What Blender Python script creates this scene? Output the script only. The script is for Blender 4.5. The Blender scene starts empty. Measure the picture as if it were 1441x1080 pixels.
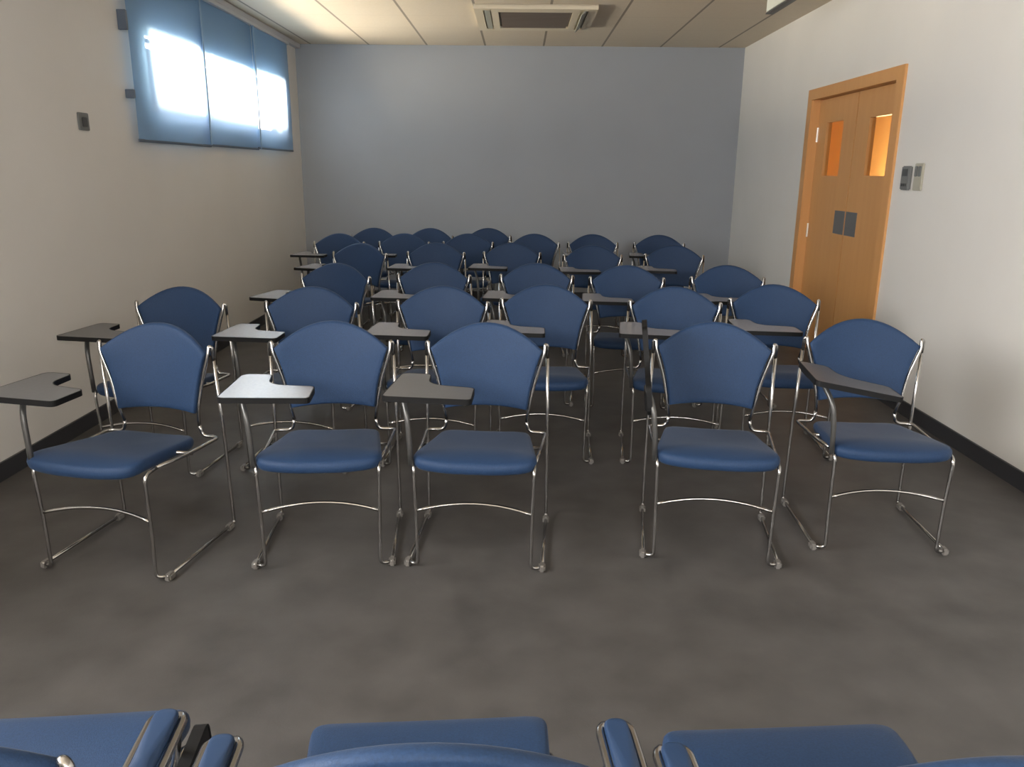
import bpy, bmesh, math, random
from mathutils import Vector, Matrix
random.seed(7)
SC = bpy.context.scene
COL = SC.collection
R = math.radians

# ------------------------------------------------------------------ render look
SC.view_settings.view_transform = 'Standard'
SC.view_settings.look = 'None'
SC.view_settings.gamma = 1.0
SC.view_settings.use_curve_mapping = False
SC.view_settings.exposure = 0.0
SC.cycles.use_denoising = True
SC.cycles.max_bounces = 10
SC.cycles.diffuse_bounces = 6
SC.cycles.sample_clamp_indirect = 6.0

# ------------------------------------------------------------------ materials
def mat(name, col, rough=0.6, metal=0.0, spec=0.5, noise=None, bump=None, sheen=0.0, coat=0.0):
    m = bpy.data.materials.new(name); m.use_nodes = True
    nt = m.node_tree; b = nt.nodes['Principled BSDF']
    b.inputs['Base Color'].default_value = (*col, 1)
    b.inputs['Roughness'].default_value = rough
    b.inputs['Metallic'].default_value = metal
    b.inputs['Specular IOR Level'].default_value = spec
    if sheen:
        b.inputs['Sheen Weight'].default_value = sheen
        b.inputs['Sheen Roughness'].default_value = 0.4
    if coat:
        b.inputs['Coat Weight'].default_value = coat
        b.inputs['Coat Roughness'].default_value = 0.25
    tc = None
    if noise or bump:
        tc = nt.nodes.new('ShaderNodeTexCoord')
    if noise:                                   # (scale, low factor, high factor)
        n = nt.nodes.new('ShaderNodeTexNoise'); n.inputs['Scale'].default_value = noise[0]
        n.inputs['Detail'].default_value = 5
        nt.links.new(tc.outputs['Object'], n.inputs['Vector'])
        r = nt.nodes.new('ShaderNodeValToRGB')
        r.color_ramp.elements[0].position = 0.3; r.color_ramp.elements[1].position = 0.7
        r.color_ramp.elements[0].color = (*[c*noise[1] for c in col], 1)
        r.color_ramp.elements[1].color = (*[c*noise[2] for c in col], 1)
        nt.links.new(n.outputs['Fac'], r.inputs['Fac'])
        nt.links.new(r.outputs['Color'], b.inputs['Base Color'])
    if bump:                                    # (scale, strength)
        n2 = nt.nodes.new('ShaderNodeTexNoise'); n2.inputs['Scale'].default_value = bump[0]
        nt.links.new(tc.outputs['Object'], n2.inputs['Vector'])
        bp = nt.nodes.new('ShaderNodeBump'); bp.inputs['Strength'].default_value = bump[1]
        bp.inputs['Distance'].default_value = 0.002
        nt.links.new(n2.outputs['Fac'], bp.inputs['Height'])
        nt.links.new(bp.outputs['Normal'], b.inputs['Normal'])
    return m

M = {}
M['wall'] = mat('wall_paint', (0.71, 0.69, 0.66), 0.55, noise=(1.3, 0.97, 1.03), bump=(60, 0.08))
M['wall_back'] = mat('back_wall_paint', (0.295, 0.312, 0.34), 0.6, noise=(1.3, 0.97, 1.03), bump=(60, 0.08))
M['floor'] = mat('floor_vinyl', (0.080, 0.076, 0.0745), 0.5, spec=0.3, noise=(5, 0.78, 1.2), bump=(140, 0.12))
M['base'] = mat('baseboard_dark', (0.035, 0.036, 0.042), 0.45)
M['trim'] = mat('trim_white', (0.60, 0.60, 0.62), 0.5)
M['blue'] = mat('blue_fabric', (0.0135, 0.037, 0.093), 0.6, spec=0.28, noise=(260, 0.85, 1.15), bump=(420, 0.25), sheen=0.06)
M['blue_shell'] = mat('blue_shell_edge', (0.0135, 0.037, 0.093), 0.42, spec=0.5)
M['chrome'] = mat('chrome_tube', (0.46, 0.45, 0.44), 0.2, metal=1.0)
M['rubber'] = mat('glide_plastic', (0.17, 0.16, 0.15), 0.4)
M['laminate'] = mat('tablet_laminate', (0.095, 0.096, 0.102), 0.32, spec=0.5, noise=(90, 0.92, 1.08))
M['laminate_glare'] = mat('tablet_laminate_glare', (0.235, 0.232, 0.25), 0.24, spec=0.9, noise=(90, 0.95, 1.05))  # same board, with its pale glancing reflection put into the colour
M['black'] = mat('black_edge', (0.006, 0.006, 0.0065), 0.55, spec=0.2)
M['steel'] = mat('arm_steel', (0.10, 0.098, 0.095), 0.35, metal=0.6)
M['plate'] = mat('push_plate_grey', (0.20, 0.20, 0.205), 0.42, metal=0.5)
M['alu'] = mat('window_alu', (0.07, 0.085, 0.11), 0.5)
M['socket'] = mat('socket_grey', (0.16, 0.165, 0.165), 0.4)
M['socket_dark'] = mat('socket_dark', (0.07, 0.072, 0.074), 0.4)
M['switch_light'] = mat('switch_beige', (0.42, 0.40, 0.33), 0.4)
M['ac'] = mat('ac_plastic', (0.66, 0.58, 0.44), 0.5)
M['ac_vane'] = mat('ac_vane_grey', (0.30, 0.30, 0.25), 0.5)
M['ac_grille'] = mat('ac_grille', (0.15, 0.115, 0.09), 0.55)
M['fixture'] = mat('fixture_white', (0.72, 0.74, 0.66), 0.45)
M['hinge'] = mat('hinge_metal', (0.85, 0.84, 0.8), 0.3, metal=0.8)
M['corridor'] = mat('corridor_paint', (0.80, 0.56, 0.27), 0.7)

def wood():
    m = bpy.data.materials.new('door_wood'); m.use_nodes = True
    nt = m.node_tree; b = nt.nodes['Principled BSDF']
    tc = nt.nodes.new('ShaderNodeTexCoord'); mp = nt.nodes.new('ShaderNodeMapping')
    mp.inputs['Scale'].default_value = (9, 9, 0.7)
    n = nt.nodes.new('ShaderNodeTexNoise'); n.inputs['Scale'].default_value = 2.5; n.inputs['Detail'].default_value = 7
    n.inputs['Distortion'].default_value = 0.6
    r = nt.nodes.new('ShaderNodeValToRGB')
    r.color_ramp.elements[0].color = (0.56, 0.275, 0.095, 1); r.color_ramp.elements[1].color = (0.64, 0.335, 0.125, 1)
    nt.links.new(tc.outputs['Object'], mp.inputs['Vector']); nt.links.new(mp.outputs[0], n.inputs['Vector'])
    nt.links.new(n.outputs['Fac'], r.inputs['Fac']); nt.links.new(r.outputs['Color'], b.inputs['Base Color'])
    b.inputs['Roughness'].default_value = 0.42
    return m
M['wood'] = wood()

def glass(name, tint=(1, 1, 1), gloss=0.08):
    m = bpy.data.materials.new(name); m.use_nodes = True
    nt = m.node_tree; nt.nodes.clear()
    o = nt.nodes.new('ShaderNodeOutputMaterial'); mx = nt.nodes.new('ShaderNodeMixShader')
    t = nt.nodes.new('ShaderNodeBsdfTransparent'); g = nt.nodes.new('ShaderNodeBsdfGlossy')
    t.inputs['Color'].default_value = (*tint, 1); g.inputs['Roughness'].default_value = 0.03
    mx.inputs['Fac'].default_value = gloss
    nt.links.new(t.outputs[0], mx.inputs[1]); nt.links.new(g.outputs[0], mx.inputs[2]); nt.links.new(mx.outputs[0], o.inputs['Surface'])
    return m
M['glass'] = glass('window_glass')
M['door_glass'] = glass('door_glass', (0.95, 0.9, 0.8), 0.06)

def blind_mat():
    m = bpy.data.materials.new('blind_fabric'); m.use_nodes = True
    nt = m.node_tree; nt.nodes.clear()
    o = nt.nodes.new('ShaderNodeOutputMaterial'); mx = nt.nodes.new('ShaderNodeMixShader')
    d = nt.nodes.new('ShaderNodeBsdfDiffuse'); t = nt.nodes.new('ShaderNodeBsdfTranslucent'); tr = nt.nodes.new('ShaderNodeBsdfTransparent')
    d.inputs['Color'].default_value = (0.20, 0.35, 0.56, 1)
    t.inputs['Color'].default_value = (0.50, 0.66, 0.92, 1)
    tr.inputs['Color'].default_value = (0.92, 0.96, 1.0, 1)
    mx.inputs['Fac'].default_value = 0.19
    m2 = nt.nodes.new('ShaderNodeMixShader'); m2.inputs['Fac'].default_value = 0.20
    nt.links.new(d.outputs[0], mx.inputs[1]); nt.links.new(t.outputs[0], mx.inputs[2])
    nt.links.new(mx.outputs[0], m2.inputs[1]); nt.links.new(tr.outputs[0], m2.inputs[2]); nt.links.new(m2.outputs[0], o.inputs['Surface'])
    return m
M['blind'] = blind_mat()
M['hem'] = mat('blind_hem', (0.22, 0.34, 0.50), 0.7)

def ceiling_mat():
    m = bpy.data.materials.new('ceiling_tiles'); m.use_nodes = True
    nt = m.node_tree; b = nt.nodes['Principled BSDF']; L = nt.links
    tc = nt.nodes.new('ShaderNodeTexCoord'); sp = nt.nodes.new('ShaderNodeSeparateXYZ'); L.new(tc.outputs['Object'], sp.inputs[0])
    def math_(op, a, bb=None):
        n = nt.nodes.new('ShaderNodeMath'); n.operation = op
        for i, v in enumerate((a, bb)):
            if v is None: continue
            if isinstance(v, (int, float)): n.inputs[i].default_value = v
            else: L.new(v, n.inputs[i])
        return n.outputs[0]
    def line(axis, off, step, w):
        q = math_('DIVIDE', math_('SUBTRACT', sp.outputs[axis], off), step)
        fr = math_('ABSOLUTE', math_('SUBTRACT', math_('FRACT', math_('ADD', q, 0.5)), 0.5))
        return math_('LESS_THAN', fr, w/step)
    lx = line('X', -0.0733-2.5*0.6088, 0.6088, 0.010)
    ly = line('Y', 0.55, 0.6088, 0.003)
    n = nt.nodes.new('ShaderNodeTexNoise'); n.inputs['Scale'].default_value = 45; L.new(tc.outputs['Object'], n.inputs['Vector'])
    r = nt.nodes.new('ShaderNodeValToRGB')
    r.color_ramp.elements[0].color = (0.62, 0.535, 0.42, 1); r.color_ramp.elements[1].color = (0.68, 0.59, 0.47, 1)
    L.new(n.outputs['Fac'], r.inputs['Fac'])
    m1 = nt.nodes.new('ShaderNodeMix'); m1.data_type = 'RGBA'
    L.new(math_('MULTIPLY', ly, 0.35), m1.inputs['Factor']); L.new(r.outputs['Color'], m1.inputs['A']); m1.inputs['B'].default_value = (0.36, 0.31, 0.26, 1)
    m2 = nt.nodes.new('ShaderNodeMix'); m2.data_type = 'RGBA'
    L.new(math_('MULTIPLY', lx, 0.9), m2.inputs['Factor']); L.new(m1.outputs['Result'], m2.inputs['A']); m2.inputs['B'].default_value = (0.24, 0.20, 0.16, 1)
    L.new(m2.outputs['Result'], b.inputs['Base Color'])
    b.inputs['Roughness'].default_value = 0.8
    return m
M['ceiling'] = ceiling_mat()

# ------------------------------------------------------------------ mesh helpers
def box(bm, x0, x1, y0, y1, z0, z1):
    vs = [bm.verts.new((x, y, z)) for z in (z0, z1) for y in (y0, y1) for x in (x0, x1)]
    for f in ((0, 2, 3, 1), (4, 5, 7, 6), (0, 1, 5, 4), (2, 6, 7, 3), (0, 4, 6, 2), (1, 3, 7, 5)):
        bm.faces.new([vs[i] for i in f])

def mesh_of(bm, name, m, smooth=False, bevel=0.0, seg=2):
    if bevel:
        bmesh.ops.bevel(bm, geom=list(bm.edges), offset=bevel, segments=seg, affect='EDGES', clamp_overlap=True)
    bmesh.ops.recalc_face_normals(bm, faces=list(bm.faces))
    me = bpy.data.meshes.new(name); bm.to_mesh(me); bm.free()
    me.materials.append(m)
    if smooth:
        for p in me.polygons: p.use_smooth = True
    return me

def link(name, me, parent=None):
    o = bpy.data.objects.new(name, me); COL.objects.link(o)
    if parent: o.parent = parent
    return o

def obj(name, bm, m, parent=None, smooth=False, bevel=0.0):
    return link(name, mesh_of(bm, name, m, smooth, bevel), parent)

def bx(name, x0, x1, y0, y1, z0, z1, m, parent=None, bevel=0.0):
    bm = bmesh.new(); box(bm, x0, x1, y0, y1, z0, z1)
    return obj(name, bm, m, parent, bevel=bevel)

def empty(name, loc=(0, 0, 0), rz=0.0):
    o = bpy.data.objects.new(name, None); COL.objects.link(o)
    o.location = loc; o.rotation_euler = (0, 0, rz); o.empty_display_size = 0.1
    return o

def tag(o, label=None, cat=None, group=None, kind=None):
    if label: o['label'] = label
    if cat: o['category'] = cat
    if group: o['group'] = group
    if kind: o['kind'] = kind
    return o

def fillet(pts, rad, n=5):
    P = [Vector(p) for p in pts]; out = [P[0]]
    for i in range(1, len(P)-1):
        a, b, c = P[i-1], P[i], P[i+1]
        u = a-b; v = c-b
        d = min(rad, u.length*0.48, v.length*0.48)
        p0 = b+u.normalized()*d; p1 = b+v.normalized()*d
        for k in range(n+1):
            t = k/n
            out.append(p0*(1-t)**2 + b*2*t*(1-t) + p1*t*t)
    out.append(P[-1]); return out

def tube(bm, pts, r, sides=10, caps=True):
    n = len(pts); rings = []
    T = [(pts[min(i+1, n-1)]-pts[max(i-1, 0)]).normalized() for i in range(n)]
    ref = Vector((0, 0, 1)) if abs(T[0].z) < 0.9 else Vector((1, 0, 0))
    N = (ref - T[0]*ref.dot(T[0])).normalized()
    for i in range(n):
        N = (N - T[i]*N.dot(T[i]))
        N.normalize(); B = T[i].cross(N)
        rings.append([bm.verts.new(pts[i] + (N*math.cos(2*math.pi*k/sides)+B*math.sin(2*math.pi*k/sides))*r) for k in range(sides)])
    for i in range(n-1):
        for k in range(sides):
            bm.faces.new((rings[i][k], rings[i][(k+1) % sides], rings[i+1][(k+1) % sides], rings[i+1][k]))
    if caps:
        bm.faces.new(rings[0][::-1]); bm.faces.new(rings[-1])

def tube_mesh(name, pts, r, m, rad=0.03, sides=10):
    bm = bmesh.new(); tube(bm, fillet(pts, rad), r, sides)
    return mesh_of(bm, name, m, smooth=True)

def cushion(name, outline, m, top, bot, place, edge=0.012):
    """Loft a closed pad: the outline is shrunk ring by ring towards its middle; place(u, v, w) puts a point in the chair."""
    cx = sum(p[0] for p in outline)/len(outline); cy = sum(p[1] for p in outline)/len(outline)
    bm = bmesh.new(); rings = []
    def ring(s, inset, h):
        r = []
        for (x, y) in outline:
            dx, dy = x-cx, y-cy; L = math.hypot(dx, dy)
            k = s*(L-inset)/L
            r.append(bm.verts.new(place(cx+dx*k, cy+dy*k, h)))
        rings.append(r)
    e = edge
    seq = []
    for s in (0.0001, 0.25, 0.5, 0.75, 0.9): seq.append((s, e*0.9, -bot*(1-0.25*s*s)))
    for a in (-90, -60, -30, 0, 30, 60, 90):
        c = math.cos(R(a)); q = math.sin(R(a))
        hh = (bot*0.75 if q < 0 else top*0.75)
        seq.append((1.0, e*(1-c), q*hh))
    for s in (0.9, 0.75, 0.5, 0.25, 0.0001): seq.append((s, e*0.9, top*(1-0.25*s*s)))
    for s, i, h in seq: ring(s, i, h)
    n = len(outline)
    for a, b in zip(rings, rings[1:]):
        for k in range(n):
            bm.faces.new((a[k], a[(k+1) % n], b[(k+1) % n], b[k]))
    bm.faces.new(rings[0][::-1]); bm.faces.new(rings[-1])
    return mesh_of(bm, name, m, smooth=True)

def resample(pts, step):
    out = []
    for a, b in zip(pts, pts[1:]+pts[:1]):
        a = Vector(a); b = Vector(b); n = max(1, int((b-a).length/step))
        for k in range(n): out.append(tuple(a+(b-a)*k/n))
    return out

def round_poly(pts, rads, n=5):
    out = []; N = len(pts)
    for i in range(N):
        a, b, c = Vector(pts[i-1]), Vector(pts[i]), Vector(pts[(i+1) % N])
        u = a-b; v = c-b; d = min(rads[i], u.length*0.48, v.length*0.48)
        if d < 1e-5: out.append(tuple(b)); continue
        p0 = b+u.normalized()*d; p1 = b+v.normalized()*d
        for k in range(n+1):
            t = k/n; out.append(tuple(p0*(1-t)**2 + b*2*t*(1-t) + p1*t*t))
    return out

def prism(bm, outline, z0, z1):
    a = [bm.verts.new((x, y, z0)) for x, y in outline]; b = [bm.verts.new((x, y, z1)) for x, y in outline]
    bm.faces.new(a[::-1]); bm.faces.new(b); n = len(a)
    for k in range(n): bm.faces.new((a[k], a[(k+1) % n], b[(k+1) % n], b[k]))

# ------------------------------------------------------------------ room
XL, XR, H, YB, YF = -2.37, 2.33, 2.66, 8.88, -2.6
def struct(o): o['kind'] = 'structure'; return o
struct(bx('floor', XL-0.3, XR+0.3, YF-0.2, YB+0.2, -0.1, 0.0, M['floor']))
struct(bx('ceiling', XL-0.3, XR+0.3, YF-0.2, YB+0.2, H, H+0.1, M['ceiling']))
struct(bx('wall_back', XL-0.3, XR+0.3, YB, YB+0.2, 0, H, M['wall_back']))
W3_ADDED = (-0.6, 2.1, 1.45, 2.4)  # added opening behind the camera, lets fill light in
bm = bmesh.new(); box(bm, XL-0.3, W3_ADDED[0], YF-0.2, YF, 0, H); box(bm, W3_ADDED[1], XR+0.3, YF-0.2, YF, 0, H)
box(bm, W3_ADDED[0], W3_ADDED[1], YF-0.2, YF, 0, W3_ADDED[2]); box(bm, W3_ADDED[0], W3_ADDED[1], YF-0.2, YF, W3_ADDED[3], H)
struct(obj('wall_front', bm, M['wall']))

def wall_with_holes(name, x0, x1, holes):
    """Side wall along y, pierced by the given (y0, y1, z0, z1) openings."""
    bm = bmesh.new(); y = YF
    for (a, b, z0, z1) in sorted(holes):
        box(bm, x0, x1, y, a, 0, H)
        if z0 > 0: box(bm, x0, x1, a, b, 0, z0)
        if z1 < H: box(bm, x0, x1, a, b, z1, H)
        y = b
    box(bm, x0, x1, y, YB, 0, H)
    return struct(obj(name, bm, M['wall']))
W1 = (5.34, 8.24, 1.735, 2.20)
W2_ADDED = (-1.6, 1.9, 1.35, 2.35)
D1 = (5.20, 6.69, 0.0, 1.985)
wall_with_holes('wall_left', XL-0.24, XL, [W1, W2_ADDED])
wall_with_holes('wall_right', XR, XR+0.14, [D1])
# baseboards
struct(bx('baseboard_left', XL, XL+0.012, YF, YB, 0, 0.085, M['base']))
bm = bmesh.new(); box(bm, XR-0.012, XR, YF, 5.115, 0, 0.085); box(bm, XR-0.012, XR, 6.77, YB, 0, 0.085)
struct(obj('baseboard_right', bm, M['base']))
struct(bx('baseboard_back', XL+0.012, XR-0.012, YB-0.012, YB, 0, 0.085, M['base']))
struct(bx('trim_1', XL, XL+0.055, 3.6, YB, H-0.045, H, M['trim'], bevel=0.004))

# windows; the second and third are added to brighten the near walls
def window(n, hole, mullions):
    y0, y1, z0, z1 = hole; xa, xb = XL-0.10, XL-0.06
    w = struct(empty('window_%d' % n, (XL-0.15, (y0+y1)/2, z0)))
    def put(name, bm, m):
        bmesh.ops.translate(bm, verts=bm.verts, vec=-w.location)
        return obj(name, bm, m, w)
    bm = bmesh.new(); t = 0.02
    box(bm, xa, xb, y0, y1, z0, z0+t); box(bm, xa, xb, y0, y1, z1-t, z1)
    box(bm, xa, xb, y0, y0+t, z0+t, z1-t); box(bm, xa, xb, y1-t, y1, z0+t, z1-t)
    for y in mullions: box(bm, xa, xb, y-0.03, y+0.03, z0+t, z1-t)
    put('frame', bm, M['alu'])
    ed = [y0+t]+[v for y in mullions for v in (y-0.03, y+0.03)]+[y1-t]
    for a, b in zip(ed[::2], ed[1::2]):
        bm = bmesh.new(); box(bm, xa+0.02, xa+0.026, a, b, z0+t, z1-t)
        put('pane', bm, M['glass'])
window(1, W1, (6.30, 7.42))
window(2, W2_ADDED, (-0.4, 0.75))  # unseen side window, added to light the near walls

w3 = struct(empty('window_3', (0.75, YF-0.15, W3_ADDED[2])))  # unseen window behind the camera, added for its light
bm = bmesh.new(); x0, x1, z0, z1 = W3_ADDED[0]-0.75, W3_ADDED[1]-0.75, 0, W3_ADDED[3]-W3_ADDED[2]
box(bm, x0, x1, -0.025, 0.025, 0, 0.04); box(bm, x0, x1, -0.025, 0.025, z1-0.04, z1)
for x in (x0+0.02, -0.55, 0.55, x1-0.02): box(bm, x-0.02, x+0.02, -0.025, 0.025, 0.04, z1-0.04)
obj('frame', bm, M['alu'], w3)
for a, b in ((x0+0.04, -0.57), (-0.53, 0.53), (0.57, x1-0.04)):
    bm = bmesh.new(); box(bm, a, b, -0.003, 0.003, 0.04, z1-0.04); obj('pane', bm, M['glass'], w3)

# fabric blind over the window
bl = tag(empty('window_blind', (XL+0.045, 6.72, 1.565)), 'blue fabric panel blind hanging over the window, daylight glaring through it', 'blind')
def sheet(y0, y1, z0, z1, xoff, bow):
    bm = bmesh.new(); ny, nz = 14, 12; g = []
    for j in range(nz+1):
        row = []
        for i in range(ny+1):
            u, v = i/ny, j/nz
            x = xoff + bow*math.sin(math.pi*u)*(1-v*0.6) + 0.004*math.sin(7*u+3*v)
            row.append(bm.verts.new((x, y0+(y1-y0)*u-6.72, z0+(z1-z0)*v-1.565)))
        g.append(row)
    for j in range(nz):
        for i in range(ny): bm.faces.new((g[j][i], g[j][i+1], g[j+1][i+1], g[j+1][i]))
    return bm
for i, (a, b, xo) in enumerate(((5.02, 6.18, 0.0), (6.13, 7.36, -0.016), (7.31, 8.41, 0.0))):
    obj('fabric_panel', sheet(a, b, 1.565+0.008*i, 2.60, xo, 0.012), M['blind'], bl, smooth=True)
    bx('bottom_bar', xo-0.006, xo+0.006, a-6.72, b-6.72, 0.008*i-0.016, 0.008*i+0.002, mat('blind_bar', (0.10, 0.13, 0.18), 0.5) if i == 0 else bpy.data.materials['blind_bar'], bl, bevel=0.002)
for y in (6.155, 7.335):
    bx('hem', 0.014, 0.018, y-6.72-0.011, y-6.72+0.011, 0.0, 1.02, M['hem'], bl)
bx('head_rail', -0.044, 0.02, 5.0-6.72, 8.43-6.72, 2.585-1.565, 2.613-1.565, M['trim'], bl, bevel=0.003)
for y, z0, z1 in ((5.010, 2.18, 2.29), (5.010, 1.80, 1.85)):
    bx('side_bracket', -0.044, 0.008, y-6.72-0.012, y-6.72+0.012, z0-1.565, z1-1.565, bpy.data.materials['blind_bar'], bl, bevel=0.002)

# door
dr = struct(empty('door_1', (XR, 5.93, 0)))
def dput(name, bm, m, parent=None, bevel=0.0):
    bmesh.ops.translate(bm, verts=bm.verts, vec=(-XR, -5.93, 0))
    return obj(name, bm, m, parent or dr, bevel=bevel)
bm = bmesh.new()
for a, b in ((5.115, 5.215), (6.675, 6.765)): box(bm, XR-0.016, XR+0.0, a, b, 0, 2.045)
box(bm, XR-0.016, XR+0.0, 5.215, 6.675, 1.965, 2.045)
box(bm, XR, XR+0.14, 5.20, 5.218, 0, 1.985); box(bm, XR, XR+0.14, 6.672, 6.69, 0, 1.985); box(bm, XR, XR+0.14, 5.218, 6.672, 1.965, 1.985)
dput('door_frame', bm, M['wood'])
LX0, LX1 = XR+0.055, XR+0.097
def leaf(y0, y1, vy0, vy1, vz0, vz1, plate, hinge_y):
    bm = bmesh.new()
    box(bm, LX0, LX1, y0, vy0, 0.008, 1.962); box(bm, LX0, LX1, vy1, y1, 0.008, 1.962)
    box(bm, LX0, LX1, vy0, vy1, 0.008, vz0); box(bm, LX0, LX1, vy0, vy1, vz1, 1.962)
    lf = dput('door_leaf', bm, M['wood'])
    bm = bmesh.new(); box(bm, LX0+0.018, LX0+0.024, vy0, vy1, vz0, vz1); dput('vision_glass', bm, M['door_glass'], lf)
    bm = bmesh.new(); box(bm, LX0-0.002, LX0, plate[0], plate[1], 0.965, 1.135); dput('push_plate', bm, M['plate'], lf)
    for z in (1.70, 0.95, 0.22):
        bm = bmesh.new(); tube(bm, [Vector((LX0-0.004, hinge_y, z-0.055)), Vector((LX0-0.004, hinge_y, z+0.055))], 0.008, 10)
        dput('hinge', bm, M['hinge'], lf)
leaf(5.221, 5.924, 5.34, 5.70, 1.39, 1.775, (5.725, 5.919), 5.222)
leaf(5.936, 6.669, 6.16, 6.49, 1.385, 1.785, (5.941, 6.13), 6.662)
# corridor beyond the door, seen through the vision panes
struct(bx('wall_corridor', XR+1.5, XR+1.6, 3.2, 10.5, 0, H, M['corridor']))
struct(bx('floor_corridor', XR+0.3, XR+1.6, 3.1, 10.5, -0.1, 0, M['floor']))
struct(bx('ceiling_corridor', XR+0.3, XR+1.6, 3.2, 10.5, H, H+0.1, M['corridor']))
struct(bx('wall_corridor_side', XR+0.14, XR+0.30, YB+0.2, 10.5, 0, H, M['corridor']))
struct(bx('wall_corridor_end', XR+0.14, XR+1.6, 10.5, 10.6, 0, H, M['corridor']))
struct(bx('wall_corridor_start', XR+0.14, XR+1.6, 3.1, 3.2, 0, H, M['corridor']))

# ------------------------------------------------------------------ wall fittings
t = tag(empty('wall_socket', (XL, 4.475, 1.635)), 'small square grey socket plate on the pale wall beside the window', 'socket')
bx('plate', 0, 0.010, -0.052, 0.052, -0.046, 0.046, M['socket'], t, bevel=0.003)
bx('insert', 0.010, 0.016, -0.026, 0.026, -0.028, 0.022, M['socket_dark'], t, bevel=0.003)
t = tag(empty('wall_thermostat', (XR, 4.925, 1.38)), 'dark grey control box on the wall right next to the door frame', 'thermostat')
bx('case', -0.022, 0, -0.05, 0.05, -0.07, 0.07, M['socket'], t, bevel=0.006)
bx('display', -0.024, -0.022, -0.032, 0.032, 0.012, 0.052, M['socket_dark'], t)
for k in range(3): bx('button', -0.026, -0.022, -0.03+0.024*k, -0.014+0.024*k, -0.048, -0.032, M['socket_dark'], t)
t = tag(empty('light_switch', (XR, 4.785, 1.387)), 'tall beige switch plate, farther of the two wall plates from the door', 'switch')
bx('plate', -0.012, 0, -0.05, 0.05, -0.078, 0.078, M['switch_light'], t, bevel=0.004)
for a in (-0.036, 0.006): bx('rocker', -0.019, -0.012, a, a+0.03, 0.002, 0.062, M['socket'], t, bevel=0.003)
bx('blank', -0.015, -0.012, -0.034, 0.034, -0.062, -0.012, M['switch_light'], t, bevel=0.002)

# ceiling cassette
ac = tag(empty('air_conditioner', (0.11, 7.24, H)), 'cream ceiling cassette air conditioner with a dark brown grille', 'air conditioner')
def ac_box(name, x0, x1, y0, y1, z0, z1, m, parent=ac, bevel=0.0): return bx(name, x0, x1, y0, y1, z0, z1, m, parent, bevel)
bm = bmesh.new()
for (x0, x1, y0, y1) in ((-0.49, -0.42, -0.5, 0.5), (0.42, 0.49, -0.5, 0.5), (-0.42, 0.42, -0.5, -0.43), (-0.42, 0.42, 0.43, 0.5),
                         (-0.355, -0.30, -0.43, 0.43), (0.30, 0.355, -0.43, 0.43), (-0.30, 0.30, -0.43, -0.36), (-0.30, 0.30, 0.38, 0.43)):
    box(bm, x0, x1, y0, y1, -0.035, -0.004)
box(bm, -0.49, 0.49, -0.5, 0.5, -0.006, 0)
obj('panel', bm, M['ac'], ac)
for xo, hw, ang in ((-0.388, 0.024, 3), (0.400, 0.046, -40)):
    bm = bmesh.new(); box(bm, -hw, hw, -0.42, 0.42, -0.003, 0.003)
    v = obj('louvre', bm, M['ac_vane'], ac); v.location = (xo, 0, -0.030); v.rotation_euler = (0, R(ang), 0)
g = obj('grille_back', (lambda b: (box(b, -0.30, 0.30, -0.36, 0.38, -0.016, -0.012), b)[1])(bmesh.new()), M['ac_grille'], ac)
bm = bmesh.new()
for k in range(19): box(bm, -0.28, 0.28, -0.345+0.038*k, -0.325+0.038*k, -0.034, -0.016)
obj('grille', bm, M['ac_grille'], ac)
# hanging fixture at the upper edge
fx = tag(empty('ceiling_fixture', (1.75, 5.75, H)), 'small pale fixture hanging from the ceiling in front of the door wall', 'fixture')
bx('housing', -0.025, 0.025, -0.30, 0.34, -0.165, -0.075, M['fixture'], fx, bevel=0.006)
bx('edge_strip', -0.027, 0.027, -0.302, 0.342, -0.175, -0.165, M['socket_dark'], fx)
for y in (-0.2, 0.2):
    bm = bmesh.new(); tube(bm, [Vector((0, y, -0.08)), Vector((0, y, 0))], 0.006); obj('stem', bm, M['alu'], fx)

# ------------------------------------------------------------------ chairs
# chair space: origin on the floor, the sitter looks towards -y, z up
TR = 0.0067
def seat_place(x, y, h):
    z = 0.396 + 0.022*(-y/0.25) - 0.012*max(0, 1-(x/0.2)**2)*max(0, 1-((y-0.05)/0.2)**2)
    f = max(0, (-y-0.16)/0.10); z -= 0.016*f*f
    return Vector((x, y, z+h))
seat_ol = resample(round_poly([(-0.172, 0.205), (-0.226, -0.235), (-0.10, -0.265), (0.10, -0.265), (0.226, -0.235), (0.172, 0.205)],
                              [0.06, 0.075, 0.12, 0.12, 0.075, 0.06]), 0.03)
ME_seat = cushion('seat', seat_ol, M['blue'], 0.026, 0.034, seat_place, edge=0.016)

ME_seat_long = cushion('seat', resample(round_poly([(-0.180, 0.205), (-0.214, -0.283), (0.214, -0.283), (0.180, 0.205)], [0.06, 0.035, 0.035, 0.06]), 0.03),
                       M['blue'], 0.026, 0.034, seat_place, edge=0.012)

def back_y(x, z):
    return 0.190 + 0.17*(z-0.49) - 0.9*x*x*(0.55+0.45*min(1, (z-0.49)/0.25))
def back_place(x, z, h):
    return Vector((x, back_y(x, z)-h, z))
bo = []
for k in range(0, 17):                                    # arched top from one shoulder to the other
    x = 0.219-0.438*k/16
    bo.append((x, 0.728+0.097*(1-abs(x/0.219)**2.0)))
for k in range(1, 8):
    q = k/8; bo.append((-0.219+0.056*q+0.008*math.sin(math.pi*q), 0.728-0.238*q))
for k in range(0, 9):
    x = -0.163+0.326*k/8; bo.append((x, 0.490+0.012*(1-(x/0.163)**2)))
for k in range(1, 8):
    q = 1-k/8; bo.append((0.219-0.056*q-0.008*math.sin(math.pi*q), 0.728-0.238*q))
ME_back = cushion('backrest', bo, M['blue'], 0.020, 0.017, back_place, edge=0.010)

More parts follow.
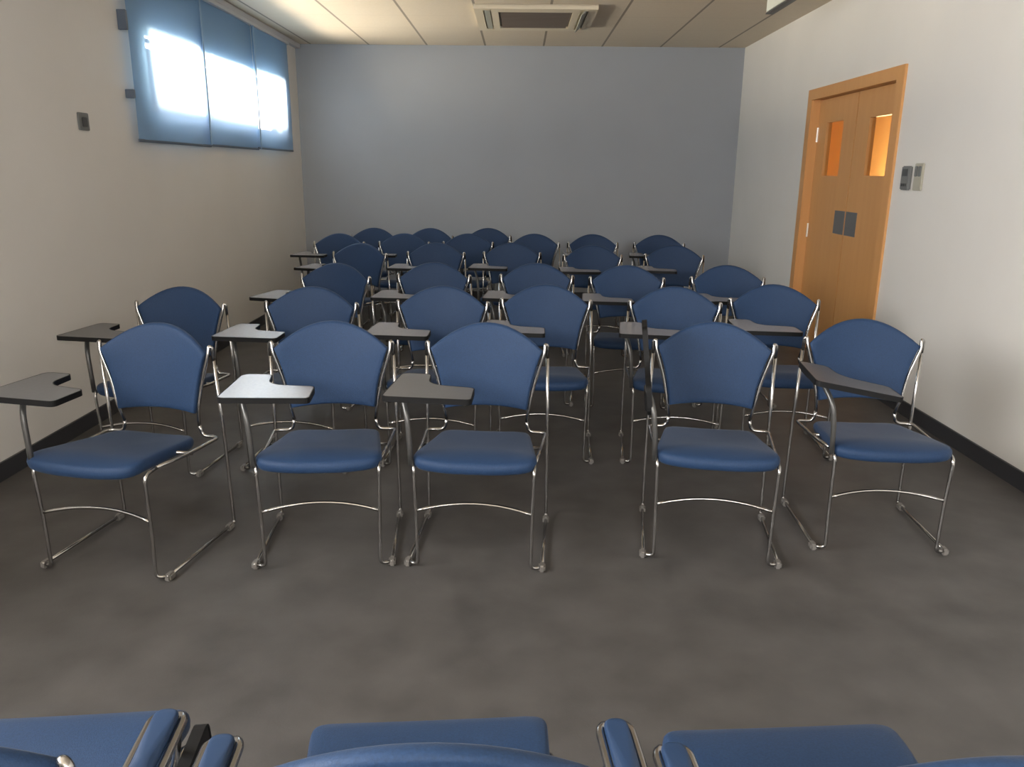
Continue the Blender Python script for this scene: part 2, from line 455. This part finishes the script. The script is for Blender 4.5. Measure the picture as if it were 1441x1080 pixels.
def side(s):
    P = lambda *a: [(s*x, y, z) for x, y, z in a]
    me = {}
    me['front_leg'] = tube_mesh('leg', P((0.245, -0.212, 0.016), (0.205, -0.226, 0.016), (0.208, -0.225, 0.20), (0.212, -0.235, 0.398), (0.214, -0.16, 0.404)), TR, M['chrome'], 0.03)
    me['runner'] = tube_mesh('runner', P((0.245, -0.22, 0.016), (0.245, 0.225, 0.016)), TR, M['chrome'])
    me['rear_leg'] = tube_mesh('leg', P((0.245, 0.215, 0.016), (0.245, 0.240, 0.016), (0.243, 0.226, 0.40), (0.238, 0.207, 0.700)), TR, M['chrome'], 0.03)
    me['seat_rail'] = tube_mesh('seat_rail', P((0.214, -0.17, 0.404), (0.226, 0.0, 0.392), (0.238, 0.195, 0.392), (0.168, 0.200, 0.392), (0.160, 0.196, 0.44)), TR, M['chrome'], 0.025)
    x0, x1 = 0.170, 0.226
    me['back_upright'] = tube_mesh('back_upright', P((0.160, 0.196, 0.435), (x0, back_y(x0, 0.50)+0.004, 0.50), (0.190, back_y(0.19, 0.6)+0.004, 0.60), (x1, back_y(x1, 0.715)+0.004, 0.715),
                                                     (0.228, back_y(x1, 0.74)+0.012, 0.752), (0.238, 0.203, 0.745), (0.238, 0.207, 0.695)), TR, M['chrome'], 0.03)
    for nm, y in (('f', -0.205), ('m', 0.02), ('r', 0.205)):
        bm = bmesh.new(); box(bm, s*0.245-0.0125, s*0.245+0.0125, y-0.02, y+0.02, 0.0, 0.027)
        me['glide_'+nm] = mesh_of(bm, 'glide', M['rubber'], bevel=0.006)
    return me
SIDE = {s: side(s) for s in (-1, 1)}
ME_str = tube_mesh('stretcher', [(-0.209, -0.226, 0.225)]+[(-0.209+0.418*k/10, -0.226+0.030*(1-(2*k/10-1)**2), 0.225+0.022*(1-(2*k/10-1)**2)) for k in range(1, 10)]+[(0.209, -0.226, 0.225)], 0.006, M['chrome'], 0.01)
ME_bar = tube_mesh('under_bar', [(-0.226, 0.03, 0.385), (0.226, 0.03, 0.385)], 0.007, M['chrome'])

tab_pts = [(-0.292, -0.335), (0.006, -0.350), (0.000, -0.203), (-0.130, -0.178), (-0.168, -0.140), (-0.180, -0.030), (-0.285, -0.022)]
tab_ol = round_poly(tab_pts, [0.022, 0.02, 0.02, 0.03, 0.03, 0.02, 0.03])
def tab_meshes():
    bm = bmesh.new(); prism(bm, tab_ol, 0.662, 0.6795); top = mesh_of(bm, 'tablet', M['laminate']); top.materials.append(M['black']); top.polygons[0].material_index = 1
    cx = sum(p[0] for p in tab_ol)/len(tab_ol)
    bm = bmesh.new(); n = len(tab_ol); rings = []
    o2 = []
    for i in range(n):                                    # black T-edge just proud of the board
        a, c = Vector(tab_ol[i-1]), Vector(tab_ol[(i+1) % n]); d = (c-a).normalized(); nn = Vector((d.y, -d.x))
        o2.append((Vector(tab_ol[i])+nn*0.0025, Vector(tab_ol[i])-nn*0.001))
    A = [bm.verts.new((*o[0], 0.6605)) for o in o2]; B = [bm.verts.new((*o[0], 0.6795)) for o in o2]
    Cc = [bm.verts.new((*o[1], 0.6800)) for o in o2]; Dd = [bm.verts.new((*o[1], 0.6605)) for o in o2]
    for i in range(n):
        j = (i+1) % n
        for p, q in ((A, B), (B, Cc), (Cc, Dd), (Dd, A)): bm.faces.new((p[i], p[j], q[j], q[i]))
    edge = mesh_of(bm, 'edge_band', M['black'])
    return top, edge
ME_tab_dark, ME_edge = tab_meshes()
ME_tab = ME_tab_dark.copy(); ME_tab.materials[0] = M['laminate_glare']
ME_arm = tube_mesh('tablet_arm', [(-0.222, -0.222, 0.395), (-0.226, -0.224, 0.50), (-0.236, -0.215, 0.59), (-0.262, -0.165, 0.648), (-0.255, -0.11, 0.653)], 0.010, M['steel'], 0.06)
bm = bmesh.new(); box(bm, -0.285, -0.215, -0.20, -0.08, 0.652, 0.662); ME_brk = mesh_of(bm, 'bracket', M['black'], bevel=0.003)

def base_chair(root):
    link('seat', ME_seat, root); link('backrest', ME_back, root)
    for s in (-1, 1):
        d = SIDE[s]
        link('leg', d['front_leg'], root); link('leg', d['rear_leg'], root)
        rn = link('runner', d['runner'], root)
        for k in ('glide_f', 'glide_r'): link('glide', d[k], rn)
        link('seat_rail', d['seat_rail'], root); link('back_upright', d['back_upright'], root)
    link('stretcher', ME_str, root); link('under_bar', ME_bar, root)

def add_tablet(root, swivel=0.0, fold=None, tilt=0.0):
    link('tablet_arm', ME_arm, root)
    tb = link('tablet', ME_tab, root); link('edge_band', ME_edge, tb); link('bracket', ME_brk, tb)
    piv = Vector((-0.25, -0.14, 0.662))
    if fold: mtx = Matrix.Translation(Vector(fold[0])) @ fold[1] @ Matrix.Translation(-piv)
    else: mtx = Matrix.Translation(piv) @ Matrix.Rotation(R(swivel), 4, 'Z') @ Matrix.Rotation(R(tilt), 4, 'Y') @ Matrix.Translation(-piv)
    tb.matrix_local = mtx
    return tb

def copy_tree(o, parent=None):
    c = o.copy(); COL.objects.link(c)
    if parent:
        c.parent = parent
    for ch in [x for x in COL.objects if x.parent == o]: copy_tree(ch, c)
    return c

G1 = 'blue tablet-arm chairs in rows facing the front'
proto = empty('tablet_chair'); base_chair(proto); add_tablet(proto)
ROWS = [   # (x, y, turn in degrees, tablet swivel, label)
 # nearest row
 (-1.420, 2.735, -9.5, 0, 'blue tablet chair at the window-wall end of the nearest row, beside the pale wall'),
 (-0.712, 2.810, 4.5, 0, 'blue tablet chair of the nearest row whose tablet shines pale grey'),
 (-0.135, 2.813, -3.7, 0, 'blue tablet chair in the middle of the nearest row with a dark lowered tablet'),
 (0.751, 2.880, -8.4, 'fold', 'blue tablet chair of the nearest row with its tablet folded upright beside the back'),
 (1.404, 2.985, -3.5, -15, 'blue tablet chair at the door-wall end of the nearest row, its tablet tilted'),
]
def by_top(x, y, turn):
    a = R(turn); return (x+0.25*math.sin(a), y-0.25*math.cos(a))
FAR = [
 (-1.681, 3.938, -6, 'blue tablet chair standing apart against the window wall in the second row'),
 (-1.044, 3.987, -2, 'second-row blue tablet chair right behind the one with the pale shining tablet'),
 (-0.384, 4.063, -3, 'second-row blue tablet chair third from the window wall'),
 (0.143, 4.157, -2, 'second-row blue tablet chair just on the window side of the gap, seat well visible'),
 (0.818, 4.129, -6, 'second-row blue tablet chair behind the one with the folded tablet'),
 (1.367, 4.253, -3, 'second-row blue tablet chair nearest the door wall'),
 (-1.151, 5.034, -12, 'third-row blue tablet chair nearest the window wall, turned slightly aside'),
 (-0.543, 5.132, -3, 'third-row blue tablet chair second from the window wall'),
 (0.114, 5.153, -3, 'third-row blue tablet chair in the middle of its row of five'),
 (0.690, 5.086, -3, 'third-row blue tablet chair second from the door wall'),
 (1.340, 5.146, 0, 'third-row blue tablet chair nearest the door wall'),
 (-1.273, 6.453, -14, 'fourth-row blue tablet chair nearest the window wall, turned slightly aside'),
 (-0.677, 6.560, -3, 'fourth-row blue tablet chair second from the window wall'),
 (-0.051, 6.620, -5, 'fourth-row blue tablet chair in the middle of its row of five'),
 (0.590, 6.480, 2, 'fourth-row blue tablet chair second from the door wall, dark in shade'),
 (1.270, 6.560, -8, 'fourth-row blue tablet chair nearest the door wall, dark in shade'),
 (-1.660, 7.430, -3, 'fifth-row blue tablet chair nearest the window wall, only its top visible'),
 (-1.068, 7.500, -2, 'fifth-row blue tablet chair second from the window wall'),
 (-0.477, 7.560, -2, 'fifth-row blue tablet chair third from the window wall'),
 (0.145, 7.620, -2, 'fifth-row blue tablet chair third from the door wall, standing alone against the back wall'),
 (0.703, 7.640, -2, 'fifth-row blue tablet chair second from the door wall'),
 (1.328, 7.640, -5, 'fifth-row blue tablet chair nearest the door wall'),
 (-1.478, 8.200, -2, 'last-row blue tablet chair against the back wall, nearest the window wall'),
 (-0.911, 8.230, -2, 'last-row blue tablet chair against the back wall, middle of the last three'),
 (-0.322, 8.320, -2, 'last-row blue tablet chair against the back wall, farthest of the last three from the window'),
]
for i, (x, y, a, sw, lab) in enumerate(ROWS):
    if sw == 0 and i > 0: c = copy_tree(proto)
    elif i == 0: c = proto
    else:
        c = empty('tablet_chair'); base_chair(c)
        if sw == 'fold':
            add_tablet(c, fold=((-0.258, -0.10, 0.592), Matrix.Rotation(R(-7), 4, 'Y') @ Matrix(((0, 0, 1, 0), (0, -1, 0, 0), (1, 0, 0, 0), (0, 0, 0, 1)))))
        else: add_tablet(c, swivel=-3, tilt=9).location += Vector((-0.035, 0.02, 0.012))
    c.location = (x, y, 0); c.rotation_euler = (0, 0, R(a)); tag(c, lab, 'chair', G1)
for (x, y, a, lab) in FAR:
    c = copy_tree(proto); px, py = by_top(x, y, a)
    c.location = (px, py, 0); c.rotation_euler = (0, 0, R(a+random.uniform(-1, 1))); tag(c, lab, 'chair', G1)

# a few boards keep the plain laminate, without the reflection painted into the rest
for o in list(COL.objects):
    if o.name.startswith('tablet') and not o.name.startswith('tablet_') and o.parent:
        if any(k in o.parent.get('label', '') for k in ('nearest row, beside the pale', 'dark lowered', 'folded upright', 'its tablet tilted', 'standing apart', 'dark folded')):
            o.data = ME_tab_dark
for ch in proto.children:                                # the cushion of the first chair sits askew on its rails
    if ch.name == 'seat': ch.location = (-0.028, -0.004, 0.002); ch.rotation_euler = (0, 0, R(-3))

# armchairs along the lower edge, turned the other way
def arm_meshes(s):
    P = lambda *a: [(s*x, y, z) for x, y, z in a]
    ol = round_poly([(s*0.258, 0.20), (s*0.258, -0.012), (s*0.292, -0.012), (s*0.292, 0.20)], [0.01, 0.016, 0.016, 0.01], 6)
    cy = 0.08
    pad = cushion('arm_pad', resample(ol, 0.02), M['blue_shell'], 0.012, 0.010, lambda x, y, h: Vector((x, y, 0.632+h)), edge=0.008)
    inner = tube_mesh('arm_tube', P((0.243, 0.207, 0.618), (0.252, 0.17, 0.626), (0.252, -0.004, 0.626), (0.266, -0.022, 0.62), (0.275, -0.018, 0.58)), 0.0062, M['chrome'], 0.025)
    outer = tube_mesh('arm_tube', P((0.243, 0.212, 0.618), (0.298, 0.19, 0.626), (0.298, -0.004, 0.626), (0.284, -0.022, 0.62), (0.275, -0.018, 0.55), (0.222, -0.10, 0.395)), 0.0062, M['chrome'], 0.025)
    return pad, inner, outer
AM = {s: arm_meshes(s) for s in (-1, 1)}
G2 = 'blue armchairs seen from behind in the closest row'
ap = empty('armchair'); base_chair(ap)
for ch in ap.children:
    if ch.name.startswith('backrest'): ch.location = (0, 0, -0.010)
    if ch.name.startswith('back_upright'): ch.location = (0, 0, -0.02)
    if ch.name.startswith('seat') and 'rail' not in ch.name: ch.location = (0, -0.008, 0.016); ch.data = ME_seat_long
for s in (-1, 1):
    link('arm_pad', AM[s][0], ap)
    for me in AM[s][1:]: link('arm_tube', me, ap)
for i, (x, y, a, lab) in enumerate((
    (-0.775, 0.945, 186, 'blue armchair closest to the camera on the window side, dark folded tablet at its arm'),
    (-0.128, 0.945, 184.6, 'blue armchair in the middle of the three closest to the camera, seen from behind'),
    (0.494, 0.939, 184.0, 'blue armchair closest to the camera on the door side, seen from behind'))):
    c = ap if i == 0 else copy_tree(ap)
    c.location = (x, y, 0); c.rotation_euler = (0, 0, R(a)); tag(c, lab, 'chair', G2)
    ap_last = c
    if i == 2:
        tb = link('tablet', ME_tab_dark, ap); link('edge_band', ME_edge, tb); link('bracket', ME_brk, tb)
        piv = Vector((-0.25, -0.14, 0.662))
        tb.matrix_local = Matrix.Translation((-0.302, 0.105, 0.512)) @ Matrix.Rotation(R(91), 4, 'Y') @ Matrix.Translation(-piv)

# ------------------------------------------------------------------ camera
f, p, yaw, roll = 1112.24, 0.2631, 0.0072, 0.0098
cp, sp, cy, sy = math.cos(p), math.sin(p), math.cos(yaw), math.sin(yaw)
w = Vector((-sy*cp, cy*cp, -sp)); rt = Vector((cy, sy, 0)); up = rt.cross(w)
r_ = rt*math.cos(roll)+up*math.sin(roll); u_ = up*math.cos(roll)-rt*math.sin(roll)
cam = bpy.data.cameras.new('camera'); co = bpy.data.objects.new('camera', cam); COL.objects.link(co)
cam.sensor_fit = 'HORIZONTAL'; cam.sensor_width = 36.0; cam.lens = f/1441*36.0; cam.clip_start = 0.02
mw = Matrix((r_, u_, -w)).transposed().to_4x4(); mw.translation = (0, 0, 1.4); co.matrix_world = mw
SC.camera = co

# ------------------------------------------------------------------ light
wd = bpy.data.worlds.new('sky'); SC.world = wd; wd.use_nodes = True
bg = wd.node_tree.nodes['Background']; bg.inputs['Color'].default_value = (0.75, 0.86, 1.0, 1); bg.inputs['Strength'].default_value = 1.0
def area(name, loc, rot, sx, sy_, power, col):
    l = bpy.data.lights.new(name, 'AREA'); l.shape = 'RECTANGLE'; l.size = sx; l.size_y = sy_; l.energy = power; l.color = col
    o = bpy.data.objects.new(name, l); COL.objects.link(o); o.location = loc; o.rotation_euler = rot; return o
# daylight outside the far window, added fill lights after it (an area light shines along its -z)
area('daylight_far_window', (XL-0.33, 7.25, 2.05), (R(90), 0, R(-90)), 4.6, 1.2, 230, (1.0, 0.97, 0.92))
area('added_uplight', (XL-2.6, 7.5, 0.70), (R(90+28), 0, R(-90)), 3.6, 2.4, 7500, (1.0, 0.84, 0.60))  # added warm uplight for the ceiling glow, stands for no known yard
area('fill_near_window', (XL-0.45, (W2_ADDED[0]+W2_ADDED[1])/2, 1.9), (R(90), 0, R(-90)), 3.6, 1.2, 430, (1.0, 0.98, 0.95))  # fill for the near walls through the added side window
area('fill_front_window', (0.75, YF-0.5, 2.05), (R(82), 0, R(0)), 2.9, 1.3, 290, (1.0, 0.99, 0.97))  # fill from behind the camera through the added front window
lp = bpy.data.lights.new('corridor_lamp', 'POINT'); lp.energy = 75; lp.color = (1.0, 0.76, 0.46); lp.shadow_soft_size = 0.15
lo = bpy.data.objects.new('corridor_lamp', lp); COL.objects.link(lo); lo.location = (XR+1.28, 8.15, 1.15)
